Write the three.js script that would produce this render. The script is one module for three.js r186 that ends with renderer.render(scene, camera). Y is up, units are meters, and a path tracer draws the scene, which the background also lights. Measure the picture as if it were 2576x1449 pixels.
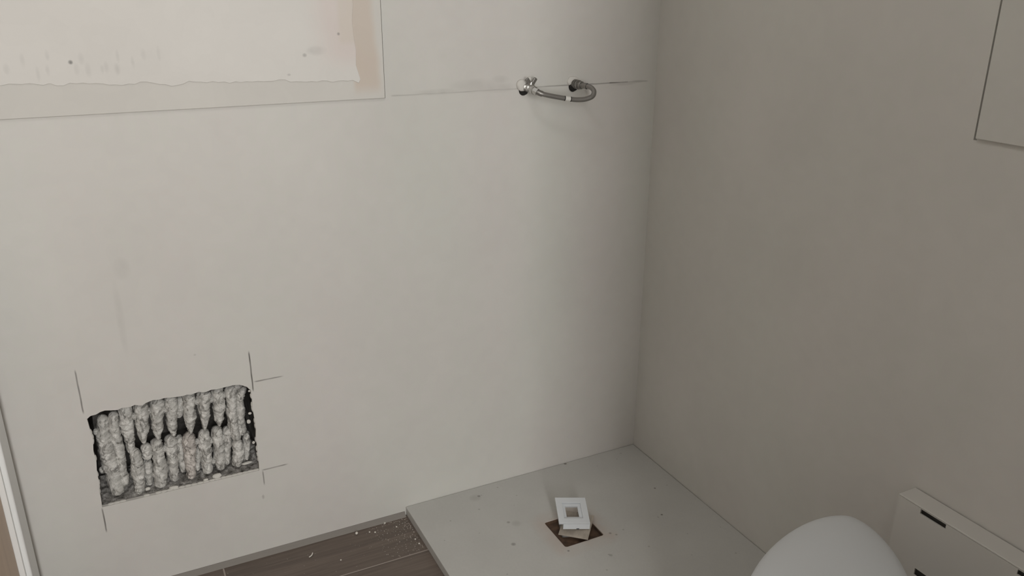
import * as THREE from 'three';
import { RoundedBoxGeometry } from 'three/addons/geometries/RoundedBoxGeometry.js';
import { mergeGeometries, mergeVertices, toCreasedNormals } from 'three/addons/utils/BufferGeometryUtils.js';
import { RectAreaLightUniformsLib } from 'three/addons/lights/RectAreaLightUniformsLib.js';

// ------------------------------------------------------------------ camera, light, exposure
const scene = new THREE.Scene();
scene.background = new THREE.Color(0x000000);
const camera = new THREE.PerspectiveCamera(38.52, 2576 / 1449, 0.05, 40);
camera.position.set(-1.4357, 1.463, 1.972);
camera.setRotationFromMatrix(new THREE.Matrix4().makeBasis(
  new THREE.Vector3(0.895726, 0.003078, 0.444595),
  new THREE.Vector3(0.150510, 0.938835, -0.309734),
  new THREE.Vector3(-0.418355, 0.344353, 0.840476)));
scene.add(camera);

const renderer = new THREE.WebGLRenderer({ antialias: true });
renderer.toneMapping = THREE.LinearToneMapping;
renderer.toneMappingExposure = 1.0;
renderer.shadowMap.enabled = true;
RectAreaLightUniformsLib.init();

// daylight: the tall hall window behind the camera, seen through the bathroom doorway
const WIN = { x0: -1.64, x1: -1.28, y0: 0.75, y1: 2.45, z: 3.5 };
const DAY = new THREE.Color().setRGB(1.0, 0.995, 0.985);
const windowLight = new THREE.RectAreaLight(DAY, 32, WIN.x1 - WIN.x0 - 0.06, WIN.y1 - WIN.y0 - 0.06);
windowLight.position.set((WIN.x0 + WIN.x1) / 2, (WIN.y0 + WIN.y1) / 2, WIN.z - 0.05);
windowLight.lookAt(windowLight.position.x, windowLight.position.y, 0);
windowLight.name = 'window_daylight';
scene.add(windowLight);
// the bathroom's own flush ceiling panel, giving only a little light by day
const LAMP = { x: -1.15, z: 1.05, s: 0.34 };
const lampLight = new THREE.RectAreaLight(DAY, 8.6, LAMP.s, LAMP.s);
lampLight.position.set(LAMP.x, 2.56, LAMP.z);
lampLight.lookAt(LAMP.x, 0, LAMP.z);
lampLight.name = 'ceiling_lamp_light';
scene.add(lampLight);

// ------------------------------------------------------------------ helpers
let seed = 20231;
const rnd = () => { seed = (seed * 1664525 + 1013904223) >>> 0; return seed / 4294967296; };
const rr = (a, b) => a + (b - a) * rnd();
const hash = (x, y, z) => { let h = (x * 374761393 + y * 668265263 + z * 1274126177) | 0; h = Math.imul(h ^ (h >>> 13), 1274126177); return ((h ^ (h >>> 16)) >>> 0) / 4294967296; };
const sm = t => t * t * (3 - 2 * t);
const lerp = (a, b, t) => a + (b - a) * t;
const clamp = (v, a = 0, b = 1) => Math.min(b, Math.max(a, v));
const step = (a, b, v) => sm(clamp((v - a) / (b - a)));
function vnoise(x, y, z = 0) {
  const xi = Math.floor(x), yi = Math.floor(y), zi = Math.floor(z), fx = sm(x - xi), fy = sm(y - yi), fz = sm(z - zi);
  const c = (i, j, k) => hash(xi + i, yi + j, zi + k);
  const p = k => lerp(lerp(c(0, 0, k), c(1, 0, k), fx), lerp(c(0, 1, k), c(1, 1, k), fx), fy);
  return lerp(p(0), p(1), fz);
}
const fbm = (x, y, z = 0, o = 4) => { let s = 0, a = 0.5, t = 0; for (let i = 0; i < o; i++) { s += a * vnoise(x, y, z + i * 7.3); t += a; a *= 0.5; x *= 2.03; y *= 2.03; z *= 2.03; } return s / t; };
// colour map from f(u, v) -> [r, g, b] in sRGB 0..255; u, v run 0..1 from the lower left
function colourMap(w, h, f, repeat = false) {
  const d = new Uint8Array(w * h * 4);
  for (let j = 0; j < h; j++) for (let i = 0; i < w; i++) {
    const c = f((i + 0.5) / w, (j + 0.5) / h), k = (j * w + i) * 4;
    d[k] = clamp(c[0], 0, 255); d[k + 1] = clamp(c[1], 0, 255); d[k + 2] = clamp(c[2], 0, 255); d[k + 3] = 255;
  }
  const t = new THREE.DataTexture(d, w, h, THREE.RGBAFormat);
  t.colorSpace = THREE.SRGBColorSpace; t.magFilter = THREE.LinearFilter; t.minFilter = THREE.LinearMipmapLinearFilter; t.generateMipmaps = true;
  if (repeat) t.wrapS = t.wrapT = THREE.RepeatWrapping;
  t.needsUpdate = true; return t;
}
function greyMap(w, h, f, repeat = true) { const t = colourMap(w, h, (u, v) => { const g = 255 * f(u, v); return [g, g, g]; }, repeat); t.colorSpace = THREE.NoColorSpace; return t; }
const mat = (o) => new THREE.MeshStandardMaterial({ roughness: 0.6, ...o });
const used = {};
function numbered(n) { const k = used[n] = (used[n] ?? -1) + 1; return k ? `${n}_${String(k).padStart(3, '0')}` : n; }
function obj(name, geo, m, parent = scene) {
  const g = Array.isArray(geo) ? mergeGeometries(geo.map(x => { const y = x.index ? x.toNonIndexed() : x; for (const a of Object.keys(y.attributes)) if (!['position', 'normal', 'uv'].includes(a)) y.deleteAttribute(a); return y; })) : geo;
  const o = new THREE.Mesh(g, m); o.name = parent === scene ? numbered(name) : name;
  o.castShadow = o.receiveShadow = true; parent.add(o); return o;
}
function group(name, pos = [0, 0, 0]) { const o = new THREE.Group(); o.name = numbered(name); o.position.set(...pos); scene.add(o); return o; }
function tag(o, label, category, grp, kind) { Object.assign(o.userData, { label, category }); if (grp) o.userData.group = grp; if (kind) o.userData.kind = kind; return o; }
const structure = (o, label, category) => tag(o, label, category, null, 'structure');
function bx(x0, x1, y0, y1, z0, z1) { const g = new THREE.BoxGeometry(x1 - x0, y1 - y0, z1 - z0); g.translate((x0 + x1) / 2, (y0 + y1) / 2, (z0 + z1) / 2); return g; }
function rbx(x0, x1, y0, y1, z0, z1, r = 0.003, s = 2) { const g = new RoundedBoxGeometry(x1 - x0, y1 - y0, z1 - z0, s, r); g.translate((x0 + x1) / 2, (y0 + y1) / 2, (z0 + z1) / 2); return g; }
function poly(pts) { const s = new THREE.Shape(); pts.forEach((p, i) => i ? s.lineTo(...p) : s.moveTo(...p)); s.closePath(); return s; }
// planar uv from two position axes
function planarUV(g, ax, a0, a1, bxx, b0, b1) {
  const p = g.attributes.position, uv = new Float32Array(p.count * 2);
  for (let i = 0; i < p.count; i++) { uv[2 * i] = (p.getComponent(i, ax) - a0) / (a1 - a0); uv[2 * i + 1] = (p.getComponent(i, bxx) - b0) / (b1 - b0); }
  g.setAttribute('uv', new THREE.BufferAttribute(uv, 2)); return g;
}
function cyl(p, q, r0, r1 = r0, seg = 20) {
  const a = new THREE.Vector3(...p), b = new THREE.Vector3(...q), d = b.clone().sub(a), g = new THREE.CylinderGeometry(r1, r0, d.length(), seg);
  g.applyQuaternion(new THREE.Quaternion().setFromUnitVectors(new THREE.Vector3(0, 1, 0), d.normalize())); g.translate(...a.add(b).multiplyScalar(0.5)); return g;
}
// an uneven lump lofted along a vertical path of [x, y, radius]
function lump(path, z, depth, salt, rough = 0.42) {
  const n = path.length, R = 28, S = 18 + n * 10, pos = [], idx = [];
  const at = t => { const k = clamp(t) * (n - 1), i = Math.min(n - 2, Math.floor(k)), f = sm(k - i); return [0, 1, 2].map(c => lerp(path[i][c], path[i + 1][c], lerp(k - i, f, 0.4))); };
  const r0 = path[0][2], r1 = path[n - 1][2], len = Math.abs(path[0][1] - path[n - 1][1]) + r0 * 0.8 + r1 * 0.8;
  const capA = r0 * 0.9 / len, capB = r1 * 0.9 / len;
  for (let i = 0; i <= S; i++) {
    const s = i / S, t = clamp((s - capA) / (1 - capA - capB));
    const [x, y0, r] = at(t); let y = y0, k = 1;
    if (s < capA) { const u = 1 - s / capA; k = Math.sqrt(Math.max(0, 1 - u * u)); y = y0 + u * r0 * 0.9; }
    if (s > 1 - capB) { const u = (s - 1 + capB) / capB; k = Math.sqrt(Math.max(0, 1 - u * u)); y = y0 - u * r1 * 0.9; }
    for (let j = 0; j < R; j++) {
      const a = j / R * Math.PI * 2, cx = Math.cos(a), sz = Math.sin(a);
      const bx0 = x + cx * r * 0.8, bz0 = z + sz * depth * 0.8;
      const knob = 0.6 * (fbm(bx0 * 55 + salt, y * 48 + salt * 2, bz0 * 55, 2) - 0.5);
      const q = (1.02 - 0.14 * step(0.2, 0.0, s)) + rough * (2.0 * knob + 0.75 * (vnoise(bx0 * 210, y * 190 + salt, bz0 * 210) - 0.5) + 0.5 * (vnoise(bx0 * 620, y * 560, bz0 * 620 + salt) - 0.5));
      pos.push(x + cx * r * k * q, y, z + sz * depth * k * q * (0.7 + 0.3 * r / 0.014));
    }
  }
  for (let i = 0; i < S; i++) for (let j = 0; j < R; j++) { const a = i * R + j, b = i * R + (j + 1) % R, c = a + R, d = b + R; idx.push(a, b, c, b, d, c); }
  const g = new THREE.BufferGeometry(); g.setAttribute('position', new THREE.Float32BufferAttribute(pos, 3)); g.setIndex(idx);
  const uv = []; for (let i = 0; i < pos.length; i += 3) uv.push(pos[i] * 8 + pos[i + 2] * 8, pos[i + 1] * 8);
  g.setAttribute('uv', new THREE.Float32BufferAttribute(uv, 2)); g.computeVertexNormals(); return g;
}
function pebble(r, sx, sy, sz, salt, detail = 2) {
  const g = mergeVertices(new THREE.IcosahedronGeometry(r, detail)), p = g.attributes.position;
  for (let i = 0; i < p.count; i++) {
    const v = new THREE.Vector3().fromBufferAttribute(p, i), k = 0.72 + 0.56 * fbm(v.x / r * 1.2 + salt, v.y / r * 1.2, v.z / r * 1.2 + salt * 2, 3);
    p.setXYZ(i, v.x * k * sx, v.y * k * sy, v.z * k * sz);
  }
  g.computeVertexNormals(); return g;
}

// ------------------------------------------------------------------ materials
const RW_ = 1.733, H = 2.6;         // room width and height
const plasterBump = greyMap(512, 512, (u, v) => {
  const w = (x, y, o) => { // tileable blend
    const a = fbm(x * o, y * o, 3, 4), b = fbm((x - 1) * o, y * o, 3, 4), c = fbm(x * o, (y - 1) * o, 3, 4), d = fbm((x - 1) * o, (y - 1) * o, 3, 4);
    return lerp(lerp(a, b, sm(x)), lerp(c, d, sm(x)), sm(y));
  };
  return 0.5 * w(u, v, 14) + 0.5 * w(u, v, 46);
});
const WALLC = [208.5, 206, 200.5];
const lineMask = (d, w) => 1 - step(w * 0.35, w, Math.abs(d));
const wallMap = colourMap(2048, 2048, (u, v) => {
  const x = -RW_ + u * RW_, y = v * H;
  const n = (fbm(x * 5, y * 3.2, 1, 4) - 0.5) * 9 + (vnoise(x * 40, y * 40, 2) - 0.5) * 2;
  const tint = (fbm(x * 6 + 9, y * 2 + 4, 5, 2) - 0.5) * 6;
  let c = [WALLC[0] + n + tint * 0.5, WALLC[1] + n - tint * 0.3, WALLC[2] + n + tint * 0.2];
  let k = 0;
  const soft = 0.65 + 0.5 * vnoise(x * 60, y * 60, 8);
  const vline = (x0, ya, yb, a, slant = 0) => { if (y > ya && y < yb) { const e = step(ya, ya + 0.012, y) * (1 - step(yb - 0.012, yb, y)); k = Math.max(k, a * e * soft * lineMask(x - x0 - slant * (y - ya) - 0.0006 * (vnoise(y * 50, 3) - 0.5), 0.0022)); } };
  const hline = (y0, xa, xb, a) => { if (x > xa && x < xb) { const e = step(xa, xa + 0.01, x) * (1 - step(xb - 0.014, xb, x)); k = Math.max(k, a * e * soft * lineMask(y - y0 - 0.001 * (vnoise(x * 40, 9) - 0.5), 0.0022)); } };
  vline(-1.571, 0.518, 0.637, 0.5); vline(-1.5715, 0.188, 0.264, 0.6);
  vline(-1.1875, 0.49, 0.607, 0.75); vline(-1.1875, 0.212, 0.262, 0.45);
  hline(0.519, -1.186, -1.107, 0.45); hline(0.261, -1.192, -1.118, 0.4);
  hline(1.211, -0.41, -0.022, 0.36 * (0.35 + 0.9 * vnoise(x * 12, 4)) + (Math.abs(x + 0.125) < 0.03 ? 0.22 : 0));
  hline(1.209, -0.79, -0.43, 0.16);
  // graphite smears rubbed along the line and loose marks
  const sme = (x0, y0, rx, ry, a) => { const q = ((x - x0) / rx) ** 2 + ((y - y0) / ry) ** 2; if (q < 1) k = Math.max(k, a * (1 - q) * (0.3 + fbm(x * 60, y * 60, 6, 3))); };
  sme(-0.56, 1.222, 0.075, 0.02, 0.08); sme(-0.50, 1.214, 0.07, 0.014, 0.07); sme(-0.49, 1.235, 0.03, 0.012, 0.06); sme(-0.66, 1.212, 0.08, 0.009, 0.07);
  sme(-1.194, 0.18, 0.004, 0.008, 0.3); sme(-1.313, 0.62, 0.004, 0.003, 0.2); sme(-1.46, 0.74, 0.01, 0.1, 0.05); sme(-1.44, 0.86, 0.02, 0.03, 0.05);
  sme(-0.06, 1.2115, 0.03, 0.004, 0.22); sme(-0.11, 1.207, 0.05, 0.006, 0.12);
  return [lerp(c[0], 62, k), lerp(c[1], 58, k), lerp(c[2], 54, k)];
});
const wallM = mat({ map: wallMap, roughness: 0.62 });
const sideMap = colourMap(1024, 1024, (u, v) => {
  const n = (fbm(u * 11, v * 9, 21, 4) - 0.5) * 9 + (vnoise(u * 90, v * 110, 2) - 0.5) * 2, t = (fbm(u * 9 + 3, v * 7, 25, 2) - 0.5) * 4;
  return [WALLC[0] + n + t * 0.5, WALLC[1] + n - t * 0.3, WALLC[2] + n + t * 0.2];
}, true);
const sideM = mat({ map: sideMap, roughness: 0.62 });
const coreM = mat({ map: colourMap(512, 512, (u, v) => { const n = fbm(u * 30, v * 30, 33, 4), w = 138 + (n - 0.5) * 130; return [w + 4, w, w - 5]; }, true), roughness: 0.95 });

// ------------------------------------------------------------------ back wall with the cut hole
const HOLE = [[-1.566, 0.506], [-1.558, 0.512], [-1.546, 0.513], [-1.538, 0.517], [-1.526, 0.519], [-1.512, 0.516], [-1.499, 0.514], [-1.491, 0.517], [-1.471, 0.5155], [-1.461, 0.5185], [-1.452, 0.515], [-1.445, 0.514], [-1.437, 0.518], [-1.421, 0.522], [-1.408, 0.52], [-1.395, 0.5215], [-1.375, 0.519], [-1.353, 0.5175], [-1.344, 0.519], [-1.334, 0.517], [-1.316, 0.5205], [-1.306, 0.517], [-1.299, 0.5165], [-1.286, 0.5195], [-1.272, 0.518], [-1.259, 0.519], [-1.236, 0.5205], [-1.221, 0.519], [-1.21, 0.514], [-1.2, 0.507], [-1.193, 0.497], [-1.194, 0.484], [-1.193, 0.471], [-1.1945, 0.447], [-1.193, 0.423], [-1.1915, 0.4], [-1.192, 0.383], [-1.195, 0.356], [-1.194, 0.335], [-1.1955, 0.315], [-1.194, 0.298], [-1.196, 0.262], [-1.292, 0.262], [-1.408, 0.263], [-1.504, 0.263], [-1.571, 0.263], [-1.5695, 0.29], [-1.57, 0.312], [-1.567, 0.335], [-1.5675, 0.358], [-1.564, 0.39], [-1.566, 0.418], [-1.562, 0.45], [-1.564, 0.473]];
const wallBack = group('wall_back');
structure(wallBack, 'white painted back wall with pencil lines, a cut hole and a tap outlet', 'wall');
{
  const s = poly([[-RW_ - 0.1, -0.1], [0.1, -0.1], [0.1, H], [-RW_ - 0.1, H]]);
  s.holes.push(poly(HOLE));
  s.holes.push(poly([[-0.8032, 1.2045], [-0.801, 1.2045], [-0.8008, H - 0.02], [-0.8032, H - 0.02]]));
  const skin = new THREE.ExtrudeGeometry(s, { depth: 0.011, bevelEnabled: false }); skin.translate(0, 0, -0.011);
  planarUV(skin, 0, -RW_, 0, 1, 0, H);
  obj('wall_skin', skin, wallM, wallBack);
  const s2 = poly([[-RW_ - 0.1, -0.1], [0.1, -0.1], [0.1, H], [-RW_ - 0.1, H]]);
  const big = HOLE.map(([x, y], i) => { const cx = -1.381, cy = 0.39; const up = y > 0.5; return [x + Math.sign(x - cx) * (Math.abs(x - cx) > 0.17 ? 0.004 + 0.005 * hash(i, 3, 1) : 0), y + (up ? 0.006 + 0.012 * hash(i, 5, 2) : y < 0.27 ? -0.001 : 0)]; });
  s2.holes.push(poly(big));
  const core = new THREE.ExtrudeGeometry(s2, { depth: 0.309, bevelEnabled: false }); core.translate(0, 0, -0.32);
  const c = obj('wall_core', core, coreM, wallBack); c.userData.label = 'grey crumbly masonry inside the cut hole';
  obj('cavity_back', bx(-1.62, -1.14, 0.2, 0.58, -0.36, -0.321), coreM, wallBack);
  // thin ragged plaster lip left along the cut
  const lipM = mat({ color: 0xcdcac4, roughness: 0.85 });
  const lip = [];
  for (let i = 0; i < HOLE.length; i++) {
    const [x, y] = HOLE[i], [x2, y2] = HOLE[(i + 1) % HOLE.length], L = Math.hypot(x2 - x, y2 - y), n = Math.max(1, Math.round(L / 0.014));
    for (let k = 0; k < n; k++) {
      const bottom = y < 0.266 && y2 < 0.266; if (!bottom && hash(i, k, 11) < 0.55) continue;
      if (bottom && x + (x2 - x) * k / n < -1.4 && hash(i, k, 13) < 0.45) continue;
      const t = (k + 0.5) / n, g = pebble(0.0055, (x2 - x) ? 1.5 : 0.5, bottom ? 0.42 : 0.5, 0.95, i * 3.1 + k, 1);
      g.rotateZ(Math.atan2(y2 - y, x2 - x)); g.translate(lerp(x, x2, t), lerp(y, y2, t) + (bottom ? 0.0005 : 0), -0.0075); lip.push(g);
    }
  }
  const l = obj('plaster_lip', lip, lipM, wallBack); l.userData.label = 'chipped white plaster edge around the hole';
}
// crumbling ribs seen inside the hole
{
  const ribMap = colourMap(512, 512, (u, v) => {
    const n = fbm(u * 14, v * 14, 41, 4), f = vnoise(u * 120, v * 120, 3), g = 194 + (n - 0.5) * 92 + (f - 0.5) * 34 - 50 * step(0.6, 0.72, fbm(u * 30 + 5, v * 12, 47, 3));
    return [g + 3, g + 1, g - 4];
  }, true);
  const ribM = mat({ map: ribMap, roughness: 0.95, bumpMap: plasterBump, bumpScale: 0.0035 });
  const pinkM = mat({ map: ribMap, color: new THREE.Color(1, 0.95, 0.935), roughness: 0.95, bumpMap: plasterBump, bumpScale: 0.0035 });
  const core = new THREE.Group(); core.name = 'block_core'; wallBack.add(core);
  core.userData.label = 'crumbling grey masonry core with two rows of lumpy ribs inside the hole';
  const z = -0.038, d = 0.021;
  const R = [
    [[-1.536, 0.482, 0.0124], [-1.541, 0.438, 0.014], [-1.539, 0.392, 0.018], [-1.535, 0.352, 0.0193], [-1.533, 0.284, 0.0171]],
    [[-1.512, 0.482, 0.0128], [-1.516, 0.424, 0.014], [-1.514, 0.354, 0.013], [-1.515, 0.298, 0.0112]],
    [[-1.484, 0.499, 0.0149], [-1.487, 0.455, 0.0155], [-1.486, 0.416, 0.013], [-1.488, 0.382, 0.0081]],
    [[-1.448, 0.497, 0.0155], [-1.451, 0.454, 0.0155], [-1.454, 0.424, 0.0124], [-1.456, 0.402, 0.0062]],
    [[-1.413, 0.498, 0.0155], [-1.418, 0.457, 0.0149], [-1.421, 0.423, 0.0124], [-1.422, 0.402, 0.0062]],
    [[-1.38, 0.498, 0.0143], [-1.383, 0.452, 0.014], [-1.387, 0.422, 0.0118], [-1.386, 0.402, 0.0062]],
    [[-1.358, 0.487, 0.0099], [-1.363, 0.463, 0.0106], [-1.366, 0.444, 0.0075]],
    [[-1.338, 0.495, 0.0155], [-1.342, 0.45, 0.014], [-1.344, 0.419, 0.0109], [-1.346, 0.4, 0.005]],
    [[-1.303, 0.495, 0.0155], [-1.307, 0.45, 0.013], [-1.309, 0.419, 0.0099], [-1.312, 0.4, 0.0043]],
    [[-1.268, 0.496, 0.0155], [-1.271, 0.449, 0.014], [-1.274, 0.418, 0.0118], [-1.276, 0.403, 0.0062]],
    [[-1.238, 0.492, 0.0143], [-1.241, 0.442, 0.0124], [-1.243, 0.394, 0.0124], [-1.239, 0.357, 0.0112]],
    [[-1.212, 0.484, 0.0135], [-1.22, 0.453, 0.0106], [-1.223, 0.405, 0.0124], [-1.224, 0.367, 0.012]],
    [[-1.239, 0.339, 0.0124], [-1.236, 0.315, 0.0155], [-1.244, 0.282, 0.0135]],
    [[-1.213, 0.352, 0.0093], [-1.214, 0.322, 0.0099], [-1.221, 0.286, 0.0085]],
    [[-1.479, 0.376, 0.0124], [-1.48, 0.337, 0.0143], [-1.481, 0.297, 0.013], [-1.483, 0.27, 0.0118]],
    [[-1.454, 0.381, 0.0124], [-1.453, 0.357, 0.0106]],
    [[-1.456, 0.334, 0.0106], [-1.457, 0.306, 0.0118], [-1.459, 0.276, 0.0087]],
    [[-1.427, 0.384, 0.0155], [-1.428, 0.35, 0.0155], [-1.428, 0.31, 0.0168], [-1.433, 0.273, 0.0143]],
    [[-1.395, 0.386, 0.0143], [-1.396, 0.354, 0.0143], [-1.398, 0.314, 0.013], [-1.4, 0.276, 0.0112]],
    [[-1.375, 0.378, 0.0093], [-1.377, 0.345, 0.0093], [-1.377, 0.29, 0.0081]],
    [[-1.352, 0.383, 0.0161], [-1.355, 0.347, 0.0161], [-1.357, 0.311, 0.013], [-1.359, 0.276, 0.0105]],
    [[-1.334, 0.338, 0.0075], [-1.338, 0.318, 0.0093], [-1.343, 0.287, 0.0075]],
    [[-1.315, 0.382, 0.0149], [-1.317, 0.349, 0.0149], [-1.317, 0.312, 0.0137], [-1.318, 0.279, 0.0116]],
    [[-1.284, 0.383, 0.0137], [-1.284, 0.344, 0.0143], [-1.285, 0.307, 0.0137], [-1.285, 0.28, 0.0116]],
    [[-1.259, 0.375, 0.013], [-1.262, 0.342, 0.0112], [-1.27, 0.288, 0.0093]],
  ];
  R.forEach((p, i) => {
    const dz = [0.002, -0.002, -0.006, -0.002, 0, -0.003, -0.016, 0, 0, -0.003, 0, -0.006, 0.002, -0.012, 0.006, 0.002, -0.012, 0, -0.004, -0.014, 0.001, -0.012, -0.002, -0.002, -0.007][i];
    obj('rib', lump(p, z + dz, p.length > 2 ? d : 0.016, i * 5.7 + 1), i === 20 ? pinkM : ribM, core);
  });
  // knobs of mortar bridging neighbouring ribs
  for (const [x, y, r] of [[-1.466, 0.472, 0.009], [-1.432, 0.478, 0.009], [-1.397, 0.474, 0.0095], [-1.32, 0.478, 0.009], [-1.286, 0.476, 0.0095], [-1.254, 0.482, 0.009], [-1.527, 0.395, 0.011], [-1.41, 0.366, 0.009], [-1.334, 0.366, 0.0085], [-1.3, 0.36, 0.009], [-1.271, 0.362, 0.01], [-1.244, 0.37, 0.01], [-1.443, 0.3, 0.008], [-1.302, 0.3, 0.008], [-1.228, 0.38, 0.009], [-1.556, 0.345, 0.009], [-1.552, 0.45, 0.009], [-1.222, 0.498, 0.008]]) {
    const q = pebble(r, 1, 1.05, 0.9, x * 77 + y * 31, 3); q.translate(x, y, -0.036); obj('mortar_knob', q, ribM, core);
  }
  // rubble on the cavity floor
  const g = new THREE.PlaneGeometry(0.385, 0.118, 110, 36); g.rotateX(-Math.PI / 2); g.translate(-1.381, 0.2645, -0.071);
  const p = g.attributes.position;
  for (let i = 0; i < p.count; i++) { const x = p.getX(i), zz = p.getZ(i); p.setY(i, 0.2635 + 0.013 * fbm(x * 70, zz * 70, 4, 4) * step(-0.011, -0.045, zz) + 0.02 * step(-0.03, -0.1, zz)); }
  g.computeVertexNormals();
  const rubMap = colourMap(512, 256, (u, v) => { const q = fbm(u * 40, v * 14, 3, 4), w = 118 + (q - 0.5) * 190 + (vnoise(u * 260, v * 90) - 0.5) * 50; return [w + 4, w + 1, w - 3]; });
  const rub = obj('rubble', g, mat({ map: rubMap, roughness: 1 }), core); rub.userData.kind = 'stuff'; rub.userData.label = 'dark grey mortar crumbs on the floor of the hole';
  const chipM = mat({ color: 0xd2cfc8, roughness: 0.85, flatShading: true });
  for (const [x, y, zz, r, sx, sy] of [[-1.3005, 0.2685, -0.012, 0.0105, 1.1, 0.72], [-1.406, 0.266, -0.01, 0.0085, 1.25, 0.5], [-1.465, 0.27, -0.024, 0.006, 1, 0.9], [-1.205, 0.4, -0.02, 0.0065, 0.8, 1], [-1.201, 0.426, -0.014, 0.004, 1, 1], [-1.2, 0.34, -0.014, 0.0045, 0.8, 1.1], [-1.196, 0.492, -0.008, 0.003, 1, 1], [-1.222, 0.275, -0.03, 0.0095, 1.3, 0.45], [-1.328, 0.2665, -0.01, 0.0045, 1.3, 0.6]]) {
    const q = pebble(r, sx * 1.1, sy * 0.85, 0.7, r * 9000 + x * 40, 1).toNonIndexed(); q.computeVertexNormals(); q.translate(x, y, zz); obj('plaster_chip', q, chipM, core);
  }
}
// upper board on the back wall with a skim coat, standing a few millimetres proud
{
  const X0 = -RW_, X1 = -0.803, Y0 = 1.205, Y1 = H;
  const bm = colourMap(1024, 1024, (u, v) => {
    const x = X0 + u * (X1 - X0), y = Y0 + v * (Y1 - Y0), n = (fbm(x * 8, y * 8, 51, 4) - 0.5) * 8;
    let c = [209 + n, 206 + n, 200 + n];
    const e = 0.012 * (fbm(y * 14, 2, 1, 3) - 0.5);
    const s = step(-0.885, -0.872, x + e) * (1 - step(-0.832, -0.81, x + e + 0.05 * (y - 1.36))) * step(1.207, 1.245, y);
    const q = 0.8 + 0.4 * fbm(x * 18, y * 7, 5, 3);
    c = [lerp(c[0], 205, s * q), lerp(c[1], 194, s * q), lerp(c[2], 183, s * q)];
    return c;
  });
  const board = obj('upper_board', planarUV(rbx(X0 - 0.02, X1 - 0.0003, Y0, Y1 + 0.02, -0.004, 0.006, 0.0018), 0, X0, X1, 1, Y0, Y1), mat({ map: bm, roughness: 0.7 }), wallBack);
  board.userData.label = 'wall board above the lower panel with a pink and tan stained edge';
  const edge = [];
  edge.push([X0 - 0.02, Y1], [X0 - 0.02, 1.277]);
  for (let i = 0; i <= 70; i++) { const t = i / 70, x = lerp(X0, -0.882, t); edge.push([x, lerp(1.279, 1.251, t) + 0.012 * (fbm(x * 30, 7, 2, 3) - 0.5) + 0.006 * (vnoise(x * 120, 1) - 0.5)]); }
  edge.push([-0.868, 1.2455], [-0.864, 1.252]);
  for (let i = 1; i <= 40; i++) { const t = i / 40, y = lerp(1.252, Y1, t); edge.push([-0.874 - 0.004 * t + 0.012 * (fbm(y * 26, 17, 2, 3) - 0.5) + (y < 1.28 ? 0.004 : 0), y]); }
  const sg = new THREE.ExtrudeGeometry(poly(edge), { depth: 0.0016, bevelEnabled: true, bevelThickness: 0.0008, bevelSize: 0.0012, bevelSegments: 2 }); sg.translate(0, 0, 0.0058);
  planarUV(sg, 0, X0, X1, 1, Y0, Y1);
  const smap = colourMap(1024, 1024, (u, v) => {
    const x = X0 + u * (X1 - X0), y = Y0 + v * (Y1 - Y0), n = (fbm(x * 9, y * 9, 61, 4) - 0.5) * 7;
    let c = [219 + n, 216 + n, 211 + n];
    const s = step(-0.985, -0.9, x + 0.03 * (fbm(y * 10, 4, 3, 2) - 0.5) - 0.35 * Math.max(0, 1.33 - y)) * step(1.262, 1.32, y) * (0.7 + 0.6 * fbm(x * 20, y * 9, 8, 3));
    c = [lerp(c[0], 217, s), lerp(c[1], 208, s), lerp(c[2], 203, s)];
    const t = step(-0.915, -0.9, x) * step(1.325, 1.345, y) * 0.55; c = [lerp(c[0], 211, t), lerp(c[1], 202, t), lerp(c[2], 190, t)];
    const spot = (x0, y0, rx, ry, a) => { const q = ((x - x0) / rx) ** 2 + ((y - y0) / ry) ** 2; if (q < 1) { const k = a * (1 - q) * (0.5 + fbm(x * 90, y * 90, 3, 2)); c = c.map(w => w * (1 - k)); } };
    spot(-0.963, 1.321, 0.026, 0.012, 0.06); spot(-0.991, 1.312, 0.006, 0.005, 0.15); spot(-0.909, 1.357, 0.004, 0.004, 0.25); spot(-1.47, 1.313, 0.005, 0.005, 0.3); spot(-1.03, 1.27, 0.005, 0.003, 0.1);
    for (let i = 0; i < 16; i++) spot(-1.6 + 0.3 * hash(i, 2, 7), 1.285 + 0.045 * hash(i, 4, 9), 0.004 + 0.003 * hash(i, 1, 1), 0.01 + 0.008 * hash(i, 8, 2), 0.035);
    return c;
  });
  const sk = obj('skim_coat', sg, mat({ map: smap, roughness: 0.8, bumpMap: plasterBump, bumpScale: 0.0012 }), wallBack);
  sk.userData.label = 'trowelled white skim coat with a ragged lower edge';
}
// ------------------------------------------------------------------ right wall, left wall, ceiling, near wall, hall
const wallRight = group('wall_right'); structure(wallRight, 'plain white right wall beside the shower tray', 'wall');
obj('wall_skin', planarUV(mergeGeometries([bx(0, 0.12, -0.1, 1.199, -0.001, 2.2), bx(0, 0.12, 1.199, H, -0.001, 0.9905), bx(0, 0.12, 1.199, H, 0.9975, 2.2), bx(0.014, 0.12, 1.199, H, 0.9905, 0.9975)]), 2, 0, 2.2, 1, 0, H), sideM, wallRight);
{
  const b = obj('upper_board', planarUV(rbx(-0.008, 0.02, 1.203, H + 0.01, 0.9985, 2.09, 0.002), 2, 0.9, 2.3, 1, 0.9, 2.4), mat({ map: sideMap, roughness: 0.75, bumpMap: plasterBump, bumpScale: 0.001 }), wallRight);
  b.userData.label = 'raised wall board with a trowelled face above the lower wall';
}
const DZ0 = 0.164, DZ1 = 0.98, DH = 2.03;      // door opening in the left wall
const wallLeft = group('wall_left'); structure(wallLeft, 'white left wall around the door', 'wall');
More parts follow.
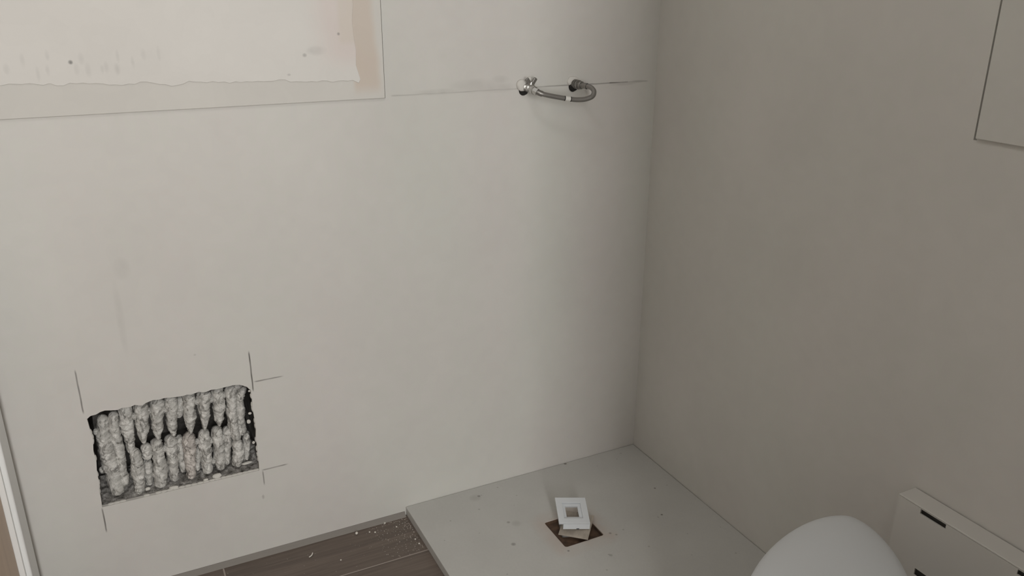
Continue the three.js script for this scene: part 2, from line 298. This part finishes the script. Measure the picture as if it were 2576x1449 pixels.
{
  const s = poly([[0, -0.1], [2.2, -0.1], [2.2, H], [0, H]]); s.holes.push(poly([[DZ0, -0.02], [DZ1, -0.02], [DZ1, DH], [DZ0, DH]]));
  const g = new THREE.ExtrudeGeometry(s, { depth: 0.12, bevelEnabled: false }); g.rotateY(-Math.PI / 2); g.translate(-RW_, 0, 0);
  planarUV(g, 2, 0, 2.2, 1, 0, H); obj('wall_skin', g, sideM, wallLeft);
}
const whitePaint = mat({ color: 0xeeeeec, roughness: 0.4 });
const doorWood = mat({ map: colourMap(256, 1024, (u, v) => { const n = fbm(u * 26 + fbm(v * 3, u * 4, 2, 2) * 3, v * 2.4, 5, 4); return [196 + n * 26, 172 + n * 26, 150 + n * 24]; }), roughness: 0.5 });
{
  const door = group('door_1'); structure(door, 'pale wood door in a white frame on the left wall', 'door');
  const cz0 = 0.07;
  obj('casing', [rbx(-RW_, -RW_ + 0.014, 0, DH + 0.09, cz0, DZ0, 0.004)], whitePaint, door);
  obj('casing', [rbx(-RW_, -RW_ + 0.014, 0, DH + 0.09, DZ1, DZ1 + 0.094, 0.004)], whitePaint, door);
  obj('casing', [rbx(-RW_, -RW_ + 0.014, DH, DH + 0.09, DZ0, DZ1, 0.004)], whitePaint, door);
  obj('jamb', bx(-RW_ - 0.118, -RW_ + 0.004, 0, DH, DZ0, DZ0 + 0.014), whitePaint, door);
  obj('jamb', bx(-RW_ - 0.118, -RW_ + 0.004, 0, DH, DZ1 - 0.014, DZ1), whitePaint, door);
  obj('jamb', bx(-RW_ - 0.118, -RW_ + 0.004, DH - 0.014, DH, DZ0 + 0.014, DZ1 - 0.014), whitePaint, door);
  const lm = planarUV(rbx(-RW_ - 0.045, -RW_ - 0.006, 0.006, DH - 0.016, DZ0 + 0.017, DZ1 - 0.017, 0.003), 2, DZ0, DZ1, 1, 0, DH);
  obj('door_leaf', lm, doorWood, door);
  const hx = -RW_ - 0.006, steel = mat({ color: 0xb9b9b6, metalness: 1, roughness: 0.3 });
  obj('handle', [cyl([hx, 1.02, DZ1 - 0.08], [hx + 0.008, 1.02, DZ1 - 0.08], 0.026), cyl([hx, 1.02, DZ1 - 0.08], [hx + 0.045, 1.02, DZ1 - 0.08], 0.009), cyl([hx + 0.045, 1.02, DZ1 - 0.07], [hx + 0.045, 1.02, DZ1 - 0.2], 0.009)], steel, door);
}
structure(obj('ceiling', bx(-2.75, 0.12, H, H + 0.1, -0.14, 3.62), mat({ color: 0xdedcd8, roughness: 0.8 })), 'white ceiling over bathroom and hall', 'ceiling');
{
  const l = group('ceiling_light', [LAMP.x, H, LAMP.z]); tag(l, 'square flush white ceiling light panel', 'ceiling light');
  const a = LAMP.s / 2;
  obj('rim', [rbx(-a - 0.02, a + 0.02, -0.03, 0, -a - 0.02, -a, 0.004), rbx(-a - 0.02, a + 0.02, -0.03, 0, a, a + 0.02, 0.004), rbx(-a - 0.02, -a, -0.03, 0, -a, a, 0.004), rbx(a, a + 0.02, -0.03, 0, -a, a, 0.004)], whitePaint, l);
  obj('diffuser', bx(-a, a, -0.026, -0.02, -a, a), mat({ color: 0xf2f2f0, emissive: DAY, emissiveIntensity: 0.8 }), l);
}
// near wall (behind the camera's right) with the doorway the light comes through
const JX = -0.958, OZ0 = 2.1, OZ1 = 2.2;
{
  const s = poly([[-2.75, -0.1], [0.0, -0.1], [0.0, H], [-2.75, H]]); s.holes.push(poly([[-RW_, -0.05], [JX, -0.05], [JX, 2.5], [-RW_, 2.5]]));
  const g = new THREE.ExtrudeGeometry(s, { depth: OZ1 - OZ0, bevelEnabled: false }); g.translate(0, 0, OZ0); planarUV(g, 0, -RW_, 0, 1, 0, H);
  structure(obj('wall_front', g, sideM), 'white wall with the tall open doorway into the hall', 'wall');
  structure(obj('wall_hall_left', bx(-2.75, -2.65, 0, H, OZ1, 3.5), sideM), 'white hall wall left of the doorway', 'wall');
  structure(obj('wall_hall_right', bx(-0.7, -0.6, 0, H, OZ1, 3.5), sideM), 'white hall wall right of the doorway', 'wall');
  const w = poly([[-2.75, -0.1], [-0.6, -0.1], [-0.6, H], [-2.75, H]]); w.holes.push(poly([[WIN.x0, WIN.y0], [WIN.x1, WIN.y0], [WIN.x1, WIN.y1], [WIN.x0, WIN.y1]]));
  const wg = new THREE.ExtrudeGeometry(w, { depth: 0.12, bevelEnabled: false }); wg.translate(0, 0, 3.5);
  structure(obj('wall_hall_back', wg, sideM), 'white hall wall around the window', 'wall');
  const win = group('window_1'); structure(win, 'tall narrow frosted hall window with white frame', 'window');
  obj('window_frame', [bx(WIN.x0, WIN.x0 + 0.03, WIN.y0, WIN.y1, 3.5, 3.56), bx(WIN.x1 - 0.03, WIN.x1, WIN.y0, WIN.y1, 3.5, 3.56), bx(WIN.x0 + 0.03, WIN.x1 - 0.03, WIN.y0, WIN.y0 + 0.03, 3.5, 3.56), bx(WIN.x0 + 0.03, WIN.x1 - 0.03, WIN.y1 - 0.03, WIN.y1, 3.5, 3.56)], whitePaint, win);
  obj('pane', bx(WIN.x0 + 0.03, WIN.x1 - 0.03, WIN.y0 + 0.03, WIN.y1 - 0.03, 3.525, 3.535), mat({ color: 0xdfe4e6, emissive: DAY, emissiveIntensity: 2, roughness: 0.4 }), win);
}
// ------------------------------------------------------------------ floor of wood-look planks
const floor = group('floor'); structure(floor, 'dark brown wood-look plank floor with pale joints', 'floor');
{
  obj('grout_bed', bx(-2.75, 0, -0.1, -0.0008, 0, 3.6), mat({ color: 0xa59b93, roughness: 0.95 }), floor);
  const vars = [];
  for (let k = 0; k < 5; k++) vars.push(mat({
    map: colourMap(1024, 256, (u, v) => {
      const w = fbm(u * 3 + k * 11, v * 3, k, 3), g = fbm(u * 7 + k * 7, v * 42 + w * 6, k + 2, 4), f = vnoise(u * 40, v * 160, k), band = fbm(u * 2.5 + k, v * 7 + w * 2, k + 9, 3);
      const t = g * 0.55 + band * 0.45, b = (f - 0.5) * 9;
      return [lerp(80, 130, t) + b, lerp(71, 116, t) + b, lerp(64, 106, t) + b];
    }), roughness: 0.42
  }));
  let row = 0;
  for (let z = 0.0; z < 3.5; row++) {
    const z1 = row ? z + 0.2 : 0.179, off = [-1.318, -0.66, -0.98][row % 3];
    for (let x = off - 2.4; x < 0; x += 1.2) {
      const a = Math.max(x, -2.64) + 0.0018, b = Math.min(x + 1.2, 0) - 0.0018; if (b - a < 0.02) continue;
      const za = z + (row ? 0.0016 : 0), zb = Math.min(z1, 3.5) - 0.0016;
      const g = rbx(a, b, -0.012, 0, za, zb, 0.0012, 1); planarUV(g, 0, x, x + 1.2, 2, z, z + 0.2);
      obj('plank', g, vars[Math.floor(hash(row, Math.round(x * 10), 3) * 5)], floor);
    }
    z = z1;
  }
}
{ // grey joint filler along the foot of the back wall
  const s = poly([[0, 0], [0.012, 0], [0.0095, 0.003], [0.005, 0.0075], [0.002, 0.0125], [0, 0.0132]]);
  const g = new THREE.ExtrudeGeometry(s, { depth: RW_ - 0.804, bevelEnabled: false, steps: 1 }); g.rotateY(-Math.PI / 2); g.translate(0, 0, 0); 
  // profile x -> +z, extrusion -> -x
  g.translate(-0.804, 0, 0.0001);
  structure(obj('trim_1', g, mat({ color: 0x86817b, roughness: 0.9 })), 'grey filler joint between back wall and plank floor', 'trim');
}
// ------------------------------------------------------------------ shower tray
const T = 0.028;
{
  const tray = group('shower_tray'); tag(tray, 'low light grey shower tray in the corner with a square drain opening', 'shower tray');
  const X0 = -0.8, X1 = -0.0015, Z0 = 0.0015, Z1 = 0.9, DX0 = -0.472, DX1 = -0.349, DZa = 0.247, DZb = 0.369;
  const s = poly([[X0, -Z1], [X1, -Z1], [X1, -Z0], [X0, -Z0]]);
  const h = new THREE.Path(), r = 0.008;
  h.moveTo(DX0 + r, -DZb); h.lineTo(DX1 - r, -DZb); h.quadraticCurveTo(DX1, -DZb, DX1, -DZb + r); h.lineTo(DX1, -DZa - r); h.quadraticCurveTo(DX1, -DZa, DX1 - r, -DZa); h.lineTo(DX0 + r, -DZa); h.quadraticCurveTo(DX0, -DZa, DX0, -DZa - r); h.lineTo(DX0, -DZb + r); h.quadraticCurveTo(DX0, -DZb, DX0 + r, -DZb);
  s.holes.push(h);
  const g = new THREE.ExtrudeGeometry(s, { depth: T - 0.004, bevelEnabled: true, bevelThickness: 0.002, bevelSize: 0.0018, bevelOffset: -0.0018, bevelSegments: 3 });
  g.rotateX(-Math.PI / 2); g.translate(0, 0.002, 0); planarUV(g, 0, X0, X1, 2, Z1, Z0);
  const tm = colourMap(1024, 1024, (u, v) => {
    const x = X0 + u * (X1 - X0), z = Z1 + v * (Z0 - Z1), n = (fbm(x * 12, z * 12, 71, 4) - 0.5) * 9 + (vnoise(x * 300, z * 300) - 0.5) * 3;
    let c = [192 + n, 191 + n, 187 + n];
    // rusty wash around the drain
    const dx = Math.max(DX0 - x, 0, x - DX1), dz = Math.max(DZa - z, 0, z - DZb), dd = Math.hypot(dx, dz), k = 0.42 * Math.max(0, 1 - dd / 0.05) * fbm(x * 34, z * 34, 5, 3) * 1.5;
    c = [lerp(c[0], 186, k), lerp(c[1], 160, k), lerp(c[2], 146, k)];
    const sp = (x0, z0, r0, a) => { const q = Math.hypot(x - x0, z - z0) / r0; if (q < 1) { const m = a * (1 - q * q); c = [lerp(c[0], 60, m), lerp(c[1], 54, m), lerp(c[2], 48, m)]; } };
    sp(-0.265, 0.006, 0.006, 0.6); sp(-0.586, 0.047, 0.006, 0.4); sp(-0.594, 0.295, 0.008, 0.35); sp(-0.088, 0.245, 0.004, 0.55); sp(-0.149, 0.364, 0.004, 0.65); sp(-0.473, 0.386, 0.004, 0.5); sp(-0.38, 0.452, 0.006, 0.25); sp(-0.33, 0.371, 0.005, 0.35); sp(-0.318, 0.384, 0.004, 0.35); sp(-0.563, 0.201, 0.006, 0.3); sp(-0.325, 0.225, 0.004, 0.5); sp(-0.6, 0.05, 0.02, 0.1); sp(-0.545, 0.215, 0.016, 0.1);
    for (let i = 0; i < 26; i++) sp(-0.78 + 0.76 * hash(i, 1, 5), 0.03 + 0.6 * hash(i, 2, 5), 0.002 + 0.002 * hash(i, 3, 5), 0.22);
    return c;
  });
  obj('basin_slab', g, mat({ map: tm, roughness: 0.42 }), tray);
  const rust = mat({ map: colourMap(256, 256, (u, v) => { const n = fbm(u * 9, v * 9, 81, 4); return [52 + 62 * n, 40 + 48 * n, 31 + 38 * n]; }), roughness: 0.8 });
  const box = [bx(DX0, DX1, 0.0005, 0.0195, DZa, DZb), bx(DX0 + 0.0004, DX0 + 0.003, 0.0195, 0.0262, DZa, DZb), bx(DX1 - 0.003, DX1 - 0.0004, 0.0195, 0.0262, DZa, DZb), bx(DX0 + 0.003, DX1 - 0.003, 0.0195, 0.0262, DZa + 0.0004, DZa + 0.003), bx(DX0 + 0.003, DX1 - 0.003, 0.0195, 0.0262, DZb - 0.003, DZb - 0.0004)];
  const well = obj('drain_well', planarUV(mergeGeometries(box), 0, DX0, DX1, 2, DZa, DZb), rust, tray); well.userData.label = 'rusty brown floor of the drain opening';
  const collar = []; for (let k = 0; k < 4; k++) { const g = bx(-0.036, 0.036, 0.0195, 0.03, 0.032, 0.036); g.rotateY(k * Math.PI / 2 - 0.35); g.translate(-0.408, 0, 0.297); collar.push(g); }
  obj('drain_collar', collar, mat({ color: 0x8b8885, roughness: 0.5 }), tray).userData.label = 'grey plastic collar in the drain opening';
}
// drain parts lying loose on the opening
{
  const L = new THREE.Vector3(-0.468, 0.0325, 0.316), Bm = new THREE.Vector3(-0.406, 0.0325, 0.372), Rt = new THREE.Vector3(-0.339, 0.046, 0.305);
  const e1 = Bm.clone().sub(L), e2 = Rt.clone().sub(Bm), c = L.clone().add(Rt).multiplyScalar(0.5), w = e1.length(), d = e2.length();
  e1.normalize(); e2.addScaledVector(e1, -e1.dot(e2)).normalize(); const n = new THREE.Vector3().crossVectors(e1, e2); if (n.y < 0) n.negate();
  const m4 = new THREE.Matrix4().makeBasis(e1, n, new THREE.Vector3().crossVectors(e1, n)).setPosition(c);
  const steel = mat({ map: colourMap(256, 256, (u, v) => { const q = fbm(u * 7, v * 7, 91, 4), f = vnoise(u * 90, v * 8, 2); return [156 + 34 * q + 8 * f, 146 + 34 * q + 8 * f, 135 + 32 * q + 8 * f]; }), roughness: 0.45, metalness: 0.25 });
  const plate = group('drain_plate'); plate.matrix.copy(m4); plate.matrix.decompose(plate.position, plate.quaternion, plate.scale);
  tag(plate, 'thin stained beige metal square plate lying turned over the drain opening', 'drain plate');
  obj('sheet', planarUV(rbx(-w / 2, w / 2, -0.0012, 0.0012, -d / 2, d / 2, 0.0008, 1), 0, -w / 2, w / 2, 2, -d / 2, d / 2), steel, plate);
  obj('tab', rbx(-w / 2 + 0.028, -w / 2 + 0.05, -0.006, -0.0012, -d / 2 + 0.004, -d / 2 + 0.03, 0.001, 1), steel, plate);
  const cov = group('drain_cover', [-0.406, 0.0765, 0.29]); cov.rotation.set(0.319, -0.35, 0.022, 'ZXY');
  tag(cov, 'white plastic square drain frame with a square hole tilted on the metal plate', 'drain cover');
  const wp = mat({ color: 0xd3d6d9, roughness: 0.35 }), S = 0.0885 / 2;
  const ring = (o, i, y0, y1, bev = 0.0012) => { const s = poly([[-o, -o], [o, -o], [o, o], [-o, o]]); s.holes.push(poly([[-i, -i], [i, -i], [i, i], [-i, i]])); const g = new THREE.ExtrudeGeometry(s, { depth: y1 - y0 - 2 * bev, bevelEnabled: true, bevelThickness: bev, bevelSize: bev, bevelOffset: -bev, bevelSegments: 2 }); g.rotateX(-Math.PI / 2); g.translate(0, y0 + bev, 0); return g; };
  obj('top_frame', ring(S, 0.0265, -0.006, 0), wp, cov);
  obj('inner_step', ring(0.0275, 0.018, -0.012, -0.0062, 0.0006), wp, cov);
  const fl = new THREE.ExtrudeGeometry(poly([[S - 0.006, -0.003], [S - 0.0005, -0.003], [S + 0.0065, -0.0175], [S + 0.0045, -0.019], [S - 0.006, -0.019]]), { depth: 2 * S - 0.013, bevelEnabled: false }); fl.rotateY(-Math.PI / 2); fl.translate(S, 0, 0);
  const skirt = [fl, bx(-S + 0.006, S - 0.006, -0.017, -0.0055, -S + 0.004, -S + 0.008), bx(S - 0.008, S - 0.004, -0.017, -0.0055, -S + 0.008, S - 0.005), bx(-S + 0.008, -S + 0.012, -0.017, -0.0055, -S + 0.008, S - 0.012)];
  obj('skirt', skirt, wp, cov);
  obj('clip', rbx(S - 0.038, S - 0.03, -0.0188, -0.0155, S + 0.001, S + 0.0068, 0.0006, 1), mat({ color: 0x55565a, roughness: 0.6 }), cov);
}
// ------------------------------------------------------------------ hose loop between the two tap outlets
{
  const chrome = mat({ color: 0xc9c8c5, metalness: 1, roughness: 0.28 }), dull = mat({ color: 0x8d8a86, metalness: 0.85, roughness: 0.42 });
  const blackR = mat({ color: 0x15130f, roughness: 0.7 }), plaster = mat({ color: 0xd0cdc7, roughness: 0.85 });
  const hex = (z0, z1, r, x, y) => { const g = cyl([x, y, z0], [x, y, z1], r, r, 6); return toCreasedNormals(g, 0.6); };
  // left: angle valve with wing handle
  const v = group('angle_valve', [-0.418, 1.213, 0]); tag(v, 'chrome angle valve with a wing handle at the outlet far from the corner', 'valve');
  const pl = pebble(0.0145, 1.0, 1.05, 0.55, 3.3, 3); pl.translate(-0.011, 0.006, 0.005); obj('plaster_collar', pl, plaster, v).userData.label = 'white plaster lump around the outlet';
  const pl2 = pebble(0.014, 0.8, 0.9, 0.5, 9.3, 3); pl2.translate(0.012, 0.013, 0.003); obj('plaster_collar', pl2, plaster, v);
  obj('gap_seal', [cyl([-0.005, -0.009, 0.0008], [-0.005, -0.009, 0.009], 0.0132, 0.0105, 24)], blackR, v).userData.label = 'black rubber ring at the wall';
  obj('body', [cyl([0, 0, 0.002], [0, 0, 0.046], 0.0095), hex(0.008, 0.016, 0.0125, 0, 0), hex(0.026, 0.034, 0.0118, 0, 0)], chrome, v);
  obj('bonnet', [cyl([0, 0.004, 0.03], [0.002, 0.012, 0.03], 0.0065), cyl([0.002, 0.01, 0.03], [0.003, 0.015, 0.03], 0.0045)], chrome, v);
  const wing = []; for (const s of [-1, 1]) { const w = rbx(-0.005, 0.005, -0.003, 0.017, -0.003, 0.003, 0.0025); w.rotateZ(-s * 0.6); w.translate(0.003 + s * 0.004, 0.011, 0.03); wing.push(w); }
  obj('wing_handle', wing, dull, v);
  obj('outlet_nut', [cyl([0, -0.001, 0.04], [0.0005, -0.004, 0.053], 0.0105), toCreasedNormals(cyl([0, -0.003, 0.05], [0.006, -0.0075, 0.0585], 0.0095, 0.0095, 6), 0.6)], chrome, v);
  // right: ribbed connector
  const n = group('hose_connector', [-0.2705, 1.2145, 0]); tag(n, 'ribbed dull metal connector at the outlet nearest the corner', 'connector');
  const pr = pebble(0.0165, 1.15, 0.9, 0.4, 5.9, 3); pr.translate(-0.002, 0.006, 0.002); obj('plaster_collar', pr, plaster, n);
  obj('gap_seal', [cyl([-0.003, -0.008, 0.0008], [-0.001, -0.006, 0.011], 0.0135, 0.0105, 24)], blackR, n).userData.label = 'black rubber ring at the wall';
  obj('ribbed_nut', toCreasedNormals(new THREE.LatheGeometry([[0, 0], [0.011, 0], [0.0125, 0.001], [0.0125, 0.005], [0.0092, 0.0056], [0.0092, 0.0075], [0.0125, 0.008], [0.0125, 0.0125], [0.0092, 0.013], [0.0092, 0.0155], [0.0122, 0.016], [0.0122, 0.021], [0.0085, 0.022], [0.0092, 0.027], [0.0104, 0.0285], [0.0104, 0.034], [0.0084, 0.036], [0, 0.036]].map(p => new THREE.Vector2(...p)), 28), 0.5).rotateX(Math.PI / 2).translate(0, 0, 0.008), mat({ color: 0x85827d, metalness: 0.8, roughness: 0.45 }), n);
  for (const zz of [0.0145, 0.0222]) { const g = new THREE.TorusGeometry(0.0098, 0.0012, 8, 28); g.translate(0, 0, zz); obj('seal_ring', g, blackR, n); }
  // braided hose
  const h = group('braided_hose', [-0.34, 1.18, 0.07]); tag(h, 'short grey braided flexible hose looping between the two wall outlets', 'hose');
  const P = [[-0.4135, 1.2068, 0.0565], [-0.405, 1.2025, 0.0625], [-0.387, 1.1975, 0.067], [-0.364, 1.1925, 0.071], [-0.335, 1.187, 0.076], [-0.305, 1.183, 0.081], [-0.281, 1.1845, 0.086], [-0.2635, 1.191, 0.0885], [-0.2565, 1.2015, 0.084], [-0.2585, 1.2105, 0.0735], [-0.2655, 1.214, 0.0615], [-0.27, 1.2145, 0.049], [-0.2705, 1.2145, 0.041]].map(p => new THREE.Vector3(p[0] + 0.34, p[1] - 1.18, p[2] - 0.07));
  const curve = new THREE.CatmullRomCurve3(P);
  const tube = new THREE.TubeGeometry(curve, 160, 0.0064, 18);
  const bm = colourMap(256, 256, (u, v) => { const a = Math.sin((u * 8 + v * 4) * Math.PI * 2), b = Math.sin((u * 8 - v * 4) * Math.PI * 2), k = Math.max(a, b) * 0.5 + 0.5; const g = 104 + 44 * k; return [g + 3, g, g - 4]; }, true);
  bm.repeat.set(9, 2);
  const braid = obj('braid', tube, mat({ map: bm, metalness: 0.6, roughness: 0.36 }), h);
  const sec = (a, b, r, m, nm) => obj(nm, new THREE.TubeGeometry(new THREE.CatmullRomCurve3([0, 0.5, 1].map(t => curve.getPointAt(a + (b - a) * t))), 8, r, 18), m, h);
  sec(0.02, 0.075, 0.0076, dull, 'ferrule'); sec(0.9, 0.97, 0.0078, dull, 'ferrule');
  sec(0.36, 0.425, 0.00665, mat({ color: 0xdad8d2, roughness: 0.5 }), 'paper_band').userData.label = 'pale printed band on the hose';
  sec(0.425, 0.435, 0.0067, blackR, 'dark_band'); sec(0.35, 0.36, 0.0067, blackR, 'dark_band');
}
// ------------------------------------------------------------------ toilet and slotted wall box
{
  const cer = mat({ color: 0xeeeeee, roughness: 0.16 }); const lidM = mat({ color: 0xdcdfe2, roughness: 0.28 });
  const t = group('toilet', [-0.418, 0, 1.183]); t.rotation.y = -2.507; tag(t, 'white toilet with its rounded lid closed beside the shower tray', 'toilet');
  const out = (a, wz, front, rear, xr) => { // plan outline, front towards -x
    const c = Math.cos(a), s = Math.sin(a), e = 2 / (c > 0 ? 2.7 : 1.68);
    return [xr + (c > 0 ? rear : front) * Math.sign(c) * Math.abs(c) ** e, wz * Math.sign(s) * Math.abs(s) ** (2 / (c > 0 ? 2.7 : 1.68))];
  };
  const loft = (rings, closeTop = true, closeBot = true, N = 72) => { // rings: [y, wz, front, rear, xr]
    const pos = [], idx = [];
    for (const [y, wz, fr, re, xr] of rings) for (let j = 0; j < N; j++) { const [x, z] = out(j / N * Math.PI * 2, wz, fr, re, xr); pos.push(x, y, z); }
    for (let i = 0; i < rings.length - 1; i++) for (let j = 0; j < N; j++) { const a = i * N + j, b = i * N + (j + 1) % N; idx.push(a, a + N, b, b, a + N, b + N); }
    const cap = (i, up) => { const k = pos.length / 3; pos.push(rings[i][4], rings[i][0], 0); for (let j = 0; j < N; j++) { const a = i * N + j, b = i * N + (j + 1) % N; up ? idx.push(a, k, b) : idx.push(a, b, k); } };
    if (closeBot) cap(0, false); if (closeTop) cap(rings.length - 1, true);
    const g = new THREE.BufferGeometry(); g.setAttribute('position', new THREE.Float32BufferAttribute(pos, 3)); g.setIndex(idx); g.computeVertexNormals();
    g.setAttribute('uv', new THREE.Float32BufferAttribute(new Float32Array(pos.length / 3 * 2), 2)); return g;
  };
  obj('bowl', loft([[0.0, 0.095, 0.15, 0.15, 0.0], [0.012, 0.1, 0.155, 0.155, 0.0], [0.12, 0.09, 0.14, 0.15, 0.0], [0.23, 0.108, 0.18, 0.15, 0.0], [0.32, 0.128, 0.24, 0.15, 0.0], [0.375, 0.134, 0.268, 0.15, 0.0], [0.413, 0.136, 0.275, 0.15, 0.0], [0.425, 0.132, 0.27, 0.148, 0.0]]), cer, t);
  obj('seat', loft([[0.426, 0.132, 0.27, 0.13, 0.0], [0.429, 0.137, 0.275, 0.135, 0.0], [0.438, 0.138, 0.276, 0.136, 0.0], [0.441, 0.135, 0.273, 0.133, 0.0]]), lidM, t);
  const lid = [[0.4415, 0.134, 0.276, 0.13, 0], [0.443, 0.14, 0.282, 0.134, 0], [0.446, 0.1425, 0.285, 0.1355, 0]];
  for (let i = 1; i < 20; i++) { const a = i / 20 * Math.PI / 2, q = Math.cos(a) ** 0.85; lid.push([0.446 + 0.046 * Math.sin(a), 0.1425 * q, 0.285 * q, 0.1355 * q, 0]); }
  obj('lid', loft(lid, true, true), lidM, t);
  for (const sz of [-0.075, 0.075]) obj('hinge', cyl([0.142, 0.434, sz - 0.022], [0.142, 0.434, sz + 0.022], 0.011), lidM, t);

  const b = group('slotted_box', [-0.0275, 0, 1.2]); tag(b, 'slim white box with dark slots in its front against the wall behind the toilet', 'wall box');
  const w = mat({ color: 0xd2cfca, roughness: 0.45 });
  const z0 = -0.185, z1 = 0.2, top = 0.468;
  const s = poly([[z0, 0], [z1, 0], [z1, top - 0.004], [z0, top - 0.004]]);
  for (const [a, c] of [[-0.131, -0.073], [0.075, 0.133]]) s.holes.push(poly([[a, top - 0.016], [c, top - 0.016], [c, top - 0.005], [a, top - 0.005]]));
  for (const [a, c] of [[-0.118, -0.056], [0.056, 0.118]]) s.holes.push(poly([[a, 0.31], [c, 0.302], [c, 0.326], [a, 0.326]]));
  const fg = new THREE.ExtrudeGeometry(s, { depth: 0.003, bevelEnabled: false }); fg.rotateY(-Math.PI / 2); fg.translate(-0.022, 0, 0);
  obj('front_panel', fg, w, b);
  obj('top_panel', rbx(-0.025, 0.0245, top - 0.004, top, z0, z1, 0.0015), w, b);
  obj('side_panel', bx(-0.022, 0.0245, 0, top - 0.004, z0, z0 + 0.003), w, b);
  obj('side_panel', bx(-0.022, 0.0245, 0, top - 0.004, z1 - 0.003, z1), w, b);
  obj('back_panel', bx(0.018, 0.0245, 0, top - 0.004, z0 + 0.003, z1 - 0.003), w, b);
}
// ------------------------------------------------------------------ crumbs on the floor
{
  const cm = mat({ color: 0xd8d3ca, roughness: 0.9 });
  const grp = 'plaster crumbs on the plank floor';
  const one = pebble(0.0042, 1, 0.9, 1, 2.2, 2); one.translate(0, 0.0034, 0);
  const a = obj('plaster_crumb', one, cm); a.position.set(-0.957, 0, 0.026); tag(a, 'round white plaster bead on the first plank near the wall', 'crumb', grp);
  const c = new THREE.TubeGeometry(new THREE.CatmullRomCurve3([[-0.007, 0.0018, 0.006], [0.001, 0.003, 0.002], [0.005, 0.004, -0.005]].map(p => new THREE.Vector3(...p))), 14, 0.0016, 8);
  const sl = obj('plaster_sliver', c, cm); sl.position.set(-1.095, 0, 0.063); tag(sl, 'thin curved white shaving lying on the first plank', 'shaving');
  const small = pebble(0.0026, 1, 0.8, 1, 7.1, 1); small.translate(0, 0.0017, 0);
  for (const [x, z] of [[-0.816, 0.122], [-0.813, 0.145], [-0.908, 0.043], [-0.922, 0.035], [-0.87, 0.014], [-0.845, 0.045], [-1.028, 0.118]]) {
    const o = obj('plaster_crumb', small, cm); o.position.set(x, 0, z); o.rotation.y = rnd() * 6; o.scale.setScalar(rr(0.8, 1.2)); tag(o, 'tiny white plaster crumb scattered on the planks by the shower tray', 'crumb', grp);
  }
  const dust = [];
  for (let i = 0; i < 260; i++) {
    const near = rnd(), x = -0.803 - 0.11 * near * near - 0.004, z = 0.016 + rnd() ** 1.6 * 0.16; const r = rr(0.0004, 0.0013);
    const g = new THREE.TetrahedronGeometry(r); g.rotateY(rnd() * 6); g.rotateX(rnd() * 6); g.translate(x, r * 0.6, z); dust.push(g);
  }
  for (let i = 0; i < 70; i++) { const r = rr(0.0004, 0.001), g = new THREE.TetrahedronGeometry(r); g.rotateX(rnd() * 6); g.translate(rr(-1.4, -0.82), r * 0.6, rr(0.016, 0.2)); dust.push(g); }
  tag(obj('plaster_grit', dust, cm), 'fine pale plaster grit in the floor corner beside the shower tray', 'grit', null, 'stuff');
}
scene.updateMatrixWorld(true);
renderer.render(scene, camera);
